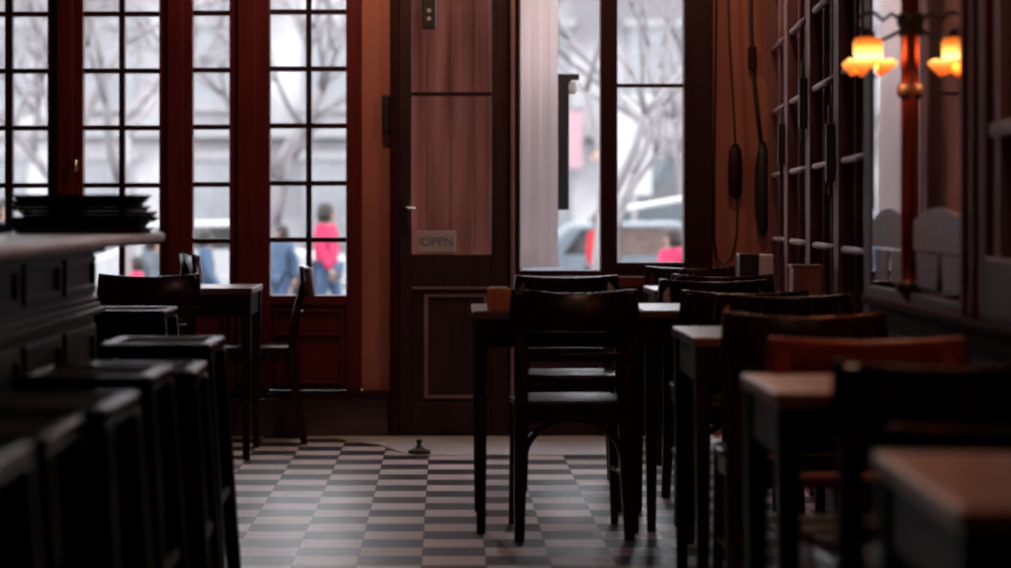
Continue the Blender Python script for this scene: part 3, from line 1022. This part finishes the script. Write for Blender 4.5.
# ---- black tray stack
TR = [(.36, .30, -.975, 0), (.365, .30, -.985, 3), (.375, .29, -.975, -4), (.37, .30, -.96, 6), (.355, .28, -.985, -3), (.36, .29, -.99, 4), (.35, .28, -.98, -2)]
TL = ['bottom black tray of the stack on the marble counter', 'second black tray from the bottom of the stack', 'third black tray from the bottom of the stack',
      'middle black tray jutting out to the right of the stack', 'third black tray from the top of the stack', 'second black tray from the top of the stack', 'topmost black tray of the stack on the counter']
z = 1.0405
for (w, dp, xc, rz), lab in zip(TR, TL):
    o = empty('serving_tray', (xc, 6.62, z), math.radians(rz))
    tag(o, lab, 'tray', 'black trays stacked on the counter')
    f = MB()

    def rr(a, c, r, n=5):
        p = []
        for qx, qy, st in ((a - r, c - r, 0), (-a + r, c - r, 90), (-a + r, -c + r, 180), (a - r, -c + r, 270)):
            for j in range(n + 1):
                t = math.radians(st + 90 * j / n)
                p.append((qx + r * math.cos(t), qy + r * math.sin(t)))
        return p
    f.prism(rr(w / 2 - .012, dp / 2 - .012, .03), 0, .0125)
    f.build('base', M['black'], o)
    f = MB()
    A, B = rr(w / 2, dp / 2, .04), rr(w / 2 - .014, dp / 2 - .014, .03)
    va = [f.bm.verts.new((x, y, .0145)) for x, y in A]
    vb = [f.bm.verts.new((x, y, .0015)) for x, y in B]
    vc = [f.bm.verts.new((x * .97, y * .97, .0145)) for x, y in A]
    vd = [f.bm.verts.new((x * .97, y * .97, .004)) for x, y in B]
    n_ = len(A)
    for i in range(n_):
        j = (i + 1) % n_
        for p, q in ((va, vb), (vb, vd), (vd, vc), (vc, va)):
            f.bm.faces.new((p[i], p[j], q[j], q[i]))
    f.build('rim', M['black'], o)
    z += .0148
# wide tray lying further along the counter
o = empty('serving_tray', (-1.372, 6.50, 1.0405), math.radians(2))
tag(o, 'single black tray lying left of the stack on the counter', 'tray', 'black trays stacked on the counter')
f = MB(); f.prism(rr(.19, .15, .03), 0, .007); f.build('base', M['black'], o)
f = MB()
f.sweep([(x, y, .013) for x, y in rr(.2, .16, .04)] + [(.2, .121, .013)], (.022, .008), (0, 0, 1)); f.build('rim', M['black'], o)

# ---- bar stools (all along the counter)
stool0 = make_stool()
SX = -.765   # centre line of the row
slist = [(SX, 6.66, .75, 0, 'farthest bar stool of the row along the counter'),
         (SX + .022, 5.98, .722, 2, 'lower bar stool peeping out second from the far end'),
         (SX - .005, 5.40, .75, 0, 'third bar stool from the far end with pale seat rim'),
         (SX + .02, 4.55, .75, -1, 'fourth bar stool from the far end of the counter'),
         (SX - .01, 4.05, .745, 1, 'fifth bar stool from the far end of the counter'),
         (SX - .01, 3.52, .75, 0, 'nearest bar stool at the left edge'),
         (-1.135, 8.82, .75, 0, 'bar stool standing alone beyond the counter end')]
for i, (x, y, h, rz, lab) in enumerate(slist):
    s = stool0 if i == 0 else copy_tree(stool0)
    s.location = (x, y, 0); s.rotation_euler = (0, 0, math.radians(rz)); s.scale = (1, 1, h / .75)
    tag(s, lab, 'bar stool', 'bar stools at the counter')

# ---- small things on tables
# napkin dispenser
d = 10.86
root = empty('napkin_dispenser', (X(755, d), d, .7602))
tag(root, 'napkin dispenser with white right half on the far table', 'dispenser')
wd = X(772, d) - X(738, d)
f = MB(); f.box(-wd / 2, wd * .08, -.05, .05, 0, .145); f.build('case', M['iron'], root, bev=.005)
f = MB(); f.box(wd * .081, wd / 2, -.046, .046, .004, .148); f.build('white_block', M['paper'], root, bev=.004)  # white half imitates the window reflection on this face
f = MB(); f.box(-wd / 2, wd * .08, -.052, .052, .1455, .152); f.build('lid', M['steel'], root, bev=.002)
# brown box on the partition table
d = 8.5
root = empty('menu_box', (X(805, d), d, .7602))
tag(root, 'brown wooden box with pale rim on the partition table', 'box')
wd = X(819, d) - X(791, d)
a = wd / 2
f = MB()
f.box(-a, a, -.05, -.042, 0, .145); f.box(-a, a, .042, .05, 0, .145); f.box(-a, -a + .008, -.042, .042, 0, .145); f.box(a - .008, a, -.042, .042, 0, .145); f.box(-a + .008, a - .008, -.042, .042, 0, .01)
f.build('case', M['brownbox'], root)
f = MB()
f.box(-a - .006, a + .006, -.056, -.036, .1452, .154); f.box(-a - .006, a + .006, .036, .056, .1452, .154); f.box(-a - .006, -a + .012, -.036, .036, .1452, .154); f.box(a - .012, a + .006, -.036, .036, .1452, .154)
f.build('rim', M['bead'], root, bev=.002)
# orange box on the aisle table
d = 8.42
root = empty('condiment_box', (X(499, d), d + .02, .7602))
tag(root, 'small orange wooden box on the aisle table corner', 'box')
f = MB()
a = .040
f.box(-a, a, -.04, -.033, 0, .074); f.box(-a, a, .033, .04, 0, .074); f.box(-a, -a + .007, -.033, .033, 0, .074); f.box(a - .007, a, -.033, .033, 0, .074); f.box(-a + .007, a - .007, -.033, .033, 0, .01)
f.build('case', M['boxwood'], root, bev=.002)
f = MB(); f.box(-a + .009, a - .009, -.03, .03, .0102, .079); f.build('white_block', M['paper'], root, bev=.003)

# door stop on the floor
root = empty('door_stop', (X(419, 11.0), 11.08, .0045))
tag(root, 'small black door stop on the floor before the door', 'door stop')
f = MB(); f.lathe([(.052, 0), (.05, .012), (.03, .022), (.014, .03), (.011, .045)], n=20); f.build('base', M['iron'], root)
f = MB(); f.lathe([(.009, .045), (.014, .05), (.014, .058), (.006, .064)], n=14); f.build('knob', M['iron'], root)

# ------------------------------------------------------------------ the street outside
GZ = -.5
b = MB(); b.box(-60, 60, 12.3, 140, GZ - .2, GZ)
struct(b.build('ground', M['ground']), 'pale grey street outside the windows', 'ground')
b = MB(); b.box(-8, 8, 12.26, 15.0, GZ + .001, -.06)
struct(b.build('pavement', M['ground'], bev=.02), 'pale pavement just outside the windows', 'pavement')

# facade across the square
root = empty('apartment_building', (0, 72, GZ))
tag(root, 'pale apartment house across the street', 'building')
f = MB(); f.box(-45, 30, 0, 10, 0, 17); f.build('wall', M['facade'], root)
for i in range(9):
    for j in range(4):
        x = -17 + i * 3.2
        z0 = .8 + j * 3.9
        f = MB(); f.box(x, x + 1.5, -.06, .02, z0, z0 + 2.3)
        wnd = f.build('window', M['shopglass'], root)
        f = MB()
        f.box(x - .15, x + 1.65, -.16, -.061, z0 + 2.3, z0 + 2.55); f.box(x - .15, x + 1.65, -.22, -.061, z0 - .18, z0)
        f.box(x + .71, x + .79, -.1, -.061, z0, z0 + 2.3)
        f.build('surround', M['facadetrim'], wnd)
f = MB(); f.box(-45, 30, -.35, -.001, 3.75, 4.1); f.build('cornice', M['facadetrim'], root)


def make_tree(x, y, h, seed, label, lean=0.0):
    rnd = random.Random(seed)
    root = empty('bare_tree', (x, y, GZ))
    tag(root, label, 'tree', 'bare street trees')
    t = MB(); br = MB()
    r0 = h * .018

    def grow(p, dirv, ln, r, dep):
        pts = [p]
        dv = dirv.normalized()
        for k in range(3):
            dv = (dv + Vector((rnd.uniform(-.22, .22), rnd.uniform(-.22, .22), rnd.uniform(-.05, .15)))).normalized()
            pts.append(pts[-1] + dv * ln / 3)
        (t if dep == 0 else br).tube(pts, [r, r * .9, r * .8, r * .66], 7)
        if dep < 4:
            for k in range(rnd.choice((2, 3, 3))):
                a = rnd.uniform(0, 2 * PI)
                sp = rnd.uniform(.45, .95)
                nd = (dv + Vector((math.cos(a) * sp, math.sin(a) * sp, rnd.uniform(-.1, .3)))).normalized()
                grow(pts[-1] if k < 2 else pts[2], nd, ln * rnd.uniform(.62, .82), r * .6, dep + 1)
    grow(Vector((0, 0, 0)), Vector((lean, 0, 1)), h * .32, r0, 0)
    t.build('trunk', M['bark'], root)
    br.build('branches', M['bark'], root)


for x, y, h, sd, lab, ln in ((-3.75, 29, 6.0, 3, 'bare tree behind the second french window', .1), (-5.6, 36, 7.5, 5, 'bare tree behind the leftmost french window', -.1),
                             (-3.15, 43, 7, 11, 'bare tree behind the narrow french window', .15), (-2.3, 36.5, 6.5, 8, 'bare tree left of the pink coat', -.1),
                             (1.62, 24, 5.0, 14, 'bare tree in the left casement beside the lantern', -.06), (3.34, 31, 6.8, 23, 'bare tree in the right casement', -.22),
                             (-6.9, 48, 8, 31, 'distant bare tree behind the black trays', 0)):
    make_tree(x, y, h, sd, lab, ln)


def make_car(name, x, y, rz, paint, label, cat, van=False):
    root = empty(name, (x, y, GZ), rz)
    tag(root, label, cat, 'parked vehicles outside')
    f = MB()
    if van:
        prof = [(-2.4, .35), (-2.4, 2.1), (-2.2, 2.35), (1.2, 2.35), (1.75, 1.5), (2.4, 1.2), (2.45, .35)]
    else:
        prof = [(-2.1, .35), (-2.12, .85), (-1.75, .98), (-1.2, 1.42), (.35, 1.45), (1.05, 1.0), (2.0, .85), (2.1, .35)]
    W = .95 if van else .85
    a = [f.bm.verts.new((px, -W, pz)) for px, pz in prof]
    c = [f.bm.verts.new((px, W, pz)) for px, pz in prof]
    n = len(prof)
    for i in range(n):
        f.bm.faces.new((a[i], a[(i + 1) % n], c[(i + 1) % n], c[i]))
    f.bm.faces.new(a[::-1]); f.bm.faces.new(c)
    f.build('body', paint, root, bev=.09, seg=3)
    f = MB()
    for s in (-1, 1):
        q = [(.35, 1.5), (.35, 2.1), (1.05, 2.1), (1.5, 1.5)] if van else [(-1.3, .98), (-1.05, 1.34), (.3, 1.36), (.8, 1.0)]
        for yy in (s * W, s * (W + .012)):
            pass
        va = [f.bm.verts.new((px, s * (W - .01), pz)) for px, pz in q]
        vb = [f.bm.verts.new((px, s * (W + .008), pz)) for px, pz in q]
        m_ = len(q)
        for i in range(m_):
            f.bm.faces.new((va[i], va[(i + 1) % m_], vb[(i + 1) % m_], vb[i]))
        f.bm.faces.new(va); f.bm.faces.new(vb)
    f.build('side_window', M['carglass'], root)
    for wxx in (-1.35, 1.35):
        for s in (-1, 1):
            f = MB(); f.lathe([(.18, -.1), (.31, -.1), (.33, -.06), (.33, .06), (.31, .1), (.18, .1)], n=20)
            f.xform(Matrix.Translation((wxx, s * (W - .06), .33)) @ Matrix.Rotation(PI / 2, 4, 'X'))
            f.build('wheel', M['rubber'], root)
    return root


make_car('parked_car', -3.6, 40, .05, M['whitecar'], 'white car parked left of the pink coat', 'car')
root = empty('street_panel', (X(634, 40), 40, GZ))
tag(root, 'blank white street panel on a post in the right casement', 'panel')
f = MB(); f.box(-.29, .29, -.04, .04, 1.85, 3.5); f.build('board', M['canvas'], root, bev=.01)
f = MB(); f.tube([(0, 0, 0), (0, 0, 1.85)], .05, 10); f.build('post', M['bark'], root)
root = empty('hanging_banner', (X(573, 71), 71.4, 3.2))
tag(root, 'pink banner hanging on the pale house beyond the left casement', 'banner')
f = MB(); f.box(-.3, .3, -.01, .01, -.85, .85); f.build('cloth', M['bannercloth'], root)
f = MB(); f.tube([(-.34, 0, .87), (.34, 0, .87)], .025, 8); f.build('rod', M['iron'], root)
v = make_car('parked_car', 3.0, 36, .0, M['bluecar'], 'blue grey car behind the window mullion and lantern', 'car')
v = make_car('delivery_van', 6.4, 55, PI, M['tealcar'], 'dark teal van in the right casement', 'van', True)
v.scale = (1.3, 1.3, 1.2)
make_car('parked_car', -7.5, 46, .0, M['tealcar'], 'dark car behind the leftmost window', 'car')

# market stall with white sloping canopy
root = empty('market_stall', (X(668, 27), 27, GZ))
tag(root, 'market stall with sloping white canopy in the right casement', 'stall')
f = MB(); f.sweep([(-.62, 0, 1.60), (.9, 0, 1.86)], (.05, 1.6), (0, 0, 1)); f.build('canopy', M['canvas'], root, bev=.01)
for sx, hh in ((-.58, 1.58), (.85, 1.82)):
    for sy in (-.7, .7):
        f = MB(); f.tube([(sx, sy, 0), (sx, sy, hh)], .025, 8); f.build('post', M['iron'], root)
f = MB(); f.box(-.60, .25, -.5, .5, 1.12, 1.42); f.build('crate_shelf', M['stallwood'], root, bev=.01)
f = MB(); f.box(-.60, .88, -.6, .6, .78, .84); f.build('counter', M['canvas'], root, bev=.005)

# --- people outside
def skin_mesh(name, verts, edges, radii, sub=2):
    me = bpy.data.meshes.new(name)
    me.from_pydata(verts, edges, [])
    o = bpy.data.objects.new(name, me)
    COL.objects.link(o)
    md = o.modifiers.new('Skin', 'SKIN'); md.use_smooth_shade = True
    for i, r in enumerate(radii):
        sv = me.skin_vertices[0].data[i]
        sv.radius = r if isinstance(r, tuple) else (r, r)
        sv.use_root = (i == 0)
    s = o.modifiers.new('Sub', 'SUBSURF'); s.levels = sub; s.render_levels = sub
    dg = bpy.context.evaluated_depsgraph_get()
    new = bpy.data.meshes.new_from_object(o.evaluated_get(dg))
    bpy.data.objects.remove(o)
    return new


def make_person(x, y, rz, coat, label, s=1.0, legs='jeans', stride=.12):
    root = empty('person', (x, y, GZ), rz)
    root.scale = (s, s, s)
    tag(root, label, 'person', 'people in the street')
    # faces -y (towards the cafe) before rotation
    V = dict(pel=(0, 0, .95), wa=(0, 0, 1.08), ch=(0, .01, 1.28), nk=(0, .01, 1.44), hd=(0, -.015, 1.54), tp=(0, -.01, 1.64))
    R = dict(pel=(.15, .105), wa=(.125, .095), ch=(.155, .11), nk=.055, hd=(.075, .092), tp=(.072, .088))
    E = [('pel', 'wa'), ('wa', 'ch'), ('ch', 'nk'), ('nk', 'hd'), ('hd', 'tp')]
    for n_, sx in (('l', -1), ('r', 1)):
        st = stride * sx
        V.update({n_ + 'sh': (sx * .17, .01, 1.38), n_ + 'el': (sx * .235, .03 + st * .4, 1.12), n_ + 'wr': (sx * .24, -.05 + st * .9, .89),
                  n_ + 'hp': (sx * .095, 0, .90), n_ + 'kn': (sx * .10, -.03 - st * .6, .50), n_ + 'an': (sx * .10, .03 - st * 1.2, .09), n_ + 'to': (sx * .115, -.13 - st * 1.2, .035)})
        R.update({n_ + 'sh': .062, n_ + 'el': .043, n_ + 'wr': .03, n_ + 'hp': .085, n_ + 'kn': .058, n_ + 'an': .042, n_ + 'to': .036})
        E += [('ch', n_ + 'sh'), (n_ + 'sh', n_ + 'el'), (n_ + 'el', n_ + 'wr'), ('pel', n_ + 'hp'), (n_ + 'hp', n_ + 'kn'), (n_ + 'kn', n_ + 'an'), (n_ + 'an', n_ + 'to')]

    def graph(keys, grow):
        idx = {k: i for i, k in enumerate(keys)}
        ed = [(idx[a], idx[c]) for a, c in E if a in idx and c in idx]
        rr = []
        for k in keys:
            r = R[k]
            rr.append(tuple(q + grow for q in r) if isinstance(r, tuple) else (r + grow, r + grow))
        return [V[k] for k in keys], ed, rr
    keys = list(V.keys())
    me = skin_mesh('body', *graph(keys, 0))
    mb = MB(); mb.bm.from_mesh(me)
    # hands: palm, four fingers, thumb
    for sx, n_ in ((-1, 'l'), (1, 'r')):
        w = Vector(V[n_ + 'wr'])
        mb.tube([w, w + Vector((0, -.01, -.05)), w + Vector((0, -.016, -.085))], [.026, .034, .028], 8)
        for k, ln in enumerate((.066, .076, .07, .055)):
            q = w + Vector((0, -.04 + .02 * k, -.085))
            mb.tube([q, q + Vector((-sx * .008, -.004, -ln * .5)), q + Vector((-sx * .022, -.006, -ln))], [.0095, .0085, .007], 6)
        q = w + Vector((0, -.035, -.03))
        mb.tube([q, q + Vector((-sx * .012, -.028, -.035)), q + Vector((-sx * .02, -.032, -.062))], [.011, .0105, .008], 6)
    # nose and ears
    mb.tube([(0, -.095, 1.585), (0, -.118, 1.548), (0, -.10, 1.54)], [.008, .016, .010], 6)
    for sx in (-1, 1):
        mb.tube([(sx * .074, .0, 1.585), (sx * .086, .008, 1.565), (sx * .076, .0, 1.54)], [.009, .013, .009], 6)
    mb.build('body', M['skin'], root)
    # coat
    keys = ['wa', 'pel', 'ch', 'nk', 'lsh', 'lel', 'lwr', 'rsh', 'rel', 'rwr', 'lhp', 'rhp']
    V2 = dict(V); R2 = dict(R)
    V['nk'] = (0, .01, 1.41); R['pel'] = (.185, .14); R['wa'] = (.15, .12); R['lhp'] = R['rhp'] = .105; R['nk'] = .075
    V['lhp'] = (-.085, 0, .80); V['rhp'] = (.085, 0, .80)
    cm = skin_mesh('coat', *graph(keys, .022))
    V.clear(); V.update(V2); R.clear(); R.update(R2)
    co = bpy.data.objects.new('coat', cm); COL.objects.link(co); co.parent = root; cm.materials.clear(); cm.materials.append(coat)
    keys = ['pel', 'lhp', 'lkn', 'lan', 'rhp', 'rkn', 'ran']
    tm = skin_mesh('trousers', *graph(keys, .016))
    to_ = bpy.data.objects.new('trousers', tm); COL.objects.link(to_); to_.parent = root; tm.materials.clear(); tm.materials.append(M[legs])
    # hair
    f = MB()
    f.lathe([(.098, -.13), (.108, -.05), (.105, .02), (.088, .07), (.05, .10), (.01, .108)], (0, .022, 1.60), 20)
    f.build('hair', M['hair'], root)
    for sx in (-1, 1):
        f = MB(); f.tube([(sx * .03, -.098, 1.592), (sx * .03, -.106, 1.592)], [.012, .008], 8); f.build('eye', M['hair'], root)
        f = MB(); f.tube([(sx * .105, .075 - sx * stride * 1.2, .035), (sx * .11, -.05 - sx * stride * 1.2, .05), (sx * .117, -.165 - sx * stride * 1.2, .03)], [.05, .052, .035], 10)
        f.build('shoe', M['rubber'], root)
    return root


make_person(X(327, 30), 30, math.radians(70), M['pink'], 'person with dark hair in bright pink coat and jeans')
make_person(X(674, 25), 25.2, math.radians(-60), M['pink'], 'person in pink coat beside the market stall', .84)
make_person(X(603, 29), 29, math.radians(40), M['red'], 'person in red coat at the edge of the window mullion', .95)
make_person(X(4, 28), 28, math.radians(20), M['navy'], 'person in dark blue coat behind the leftmost window', 1.03)
make_person(X(136, 26), 26, math.radians(-70), M['pink'], 'child in pink coat seen under the counter end', .66)
make_person(X(154, 27), 27.2, math.radians(30), M['greycoat'], 'person in grey coat seen just right of the counter end', .80)
make_person(X(206, 28), 28, math.radians(100), M['bluecoat'], 'person in dull blue coat behind the narrow window', .82)
make_person(X(281, 31), 31, math.radians(-40), M['bluecoat'], 'person in dull blue coat left of the bright pink coat', .84)

# ------------------------------------------------------------------ light
w = bpy.data.worlds.new('overcast')
SC.world = w
w.use_nodes = True
bg = w.node_tree.nodes['Background']
bg.inputs['Color'].default_value = (0.92, 0.94, 1.0, 1)
bg.inputs['Strength'].default_value = 8.0


def lamp(name, loc, e, col, r=.08):
    ld = bpy.data.lights.new(name, 'POINT')
    ld.energy = e; ld.color = col; ld.shadow_soft_size = r
    o = bpy.data.objects.new(name, ld); COL.objects.link(o); o.location = loc
    return o


lamp('sconce_bulb', (lx_, ly_, zt - .045), 5.0, (1, .42, .14), .015)
lamp('added_warm_fill', (-.33, 11.1, 2.8), 28, (1, .62, .42), .05)  # unseen light added to brighten the ochre pier
lamp('added_warm_fill', (1.25, 10.35, 2.8), 22, (1, .62, .42), .05)  # unseen light added for the ochre end wall and the dispenser
lamp('added_warm_fill', (.6, 2.6, 3.1), 4, (1, .55, .34))  # weak unseen fill added towards the front of the room
lamp('added_warm_fill', (.98, 4.95, 2.95), 22.0, (1, .52, .34), .06)  # added out of view to warm the orange table and reddish chair

# ------------------------------------------------------------------ camera
cd = bpy.data.cameras.new('camera')
cam = bpy.data.objects.new('camera', cd)
COL.objects.link(cam)
cam.location = (0, 0, H)
cam.rotation_euler = (PI / 2, 0, 0)
cd.sensor_width = 36
cd.lens = F / 1011 * 36
cd.shift_x = (505.5 - CX) / 1011
cd.shift_y = -(284 - CY) / 1011
cd.clip_start = .1; cd.clip_end = 400
cd.dof.use_dof = True
cd.dof.focus_distance = 9.6
cd.dof.aperture_fstop = 2.3
SC.camera = cam

SC.view_settings.view_transform = 'Standard'
SC.view_settings.look = 'None'
SC.view_settings.gamma = 1
SC.view_settings.use_curve_mapping = False
SC.view_settings.exposure = 0.0
SC.cycles.use_denoising = True
SC.cycles.max_bounces = 8
SC.cycles.transparent_max_bounces = 12
SC.cycles.sample_clamp_indirect = 4
SC.cycles.filter_width = 2.2
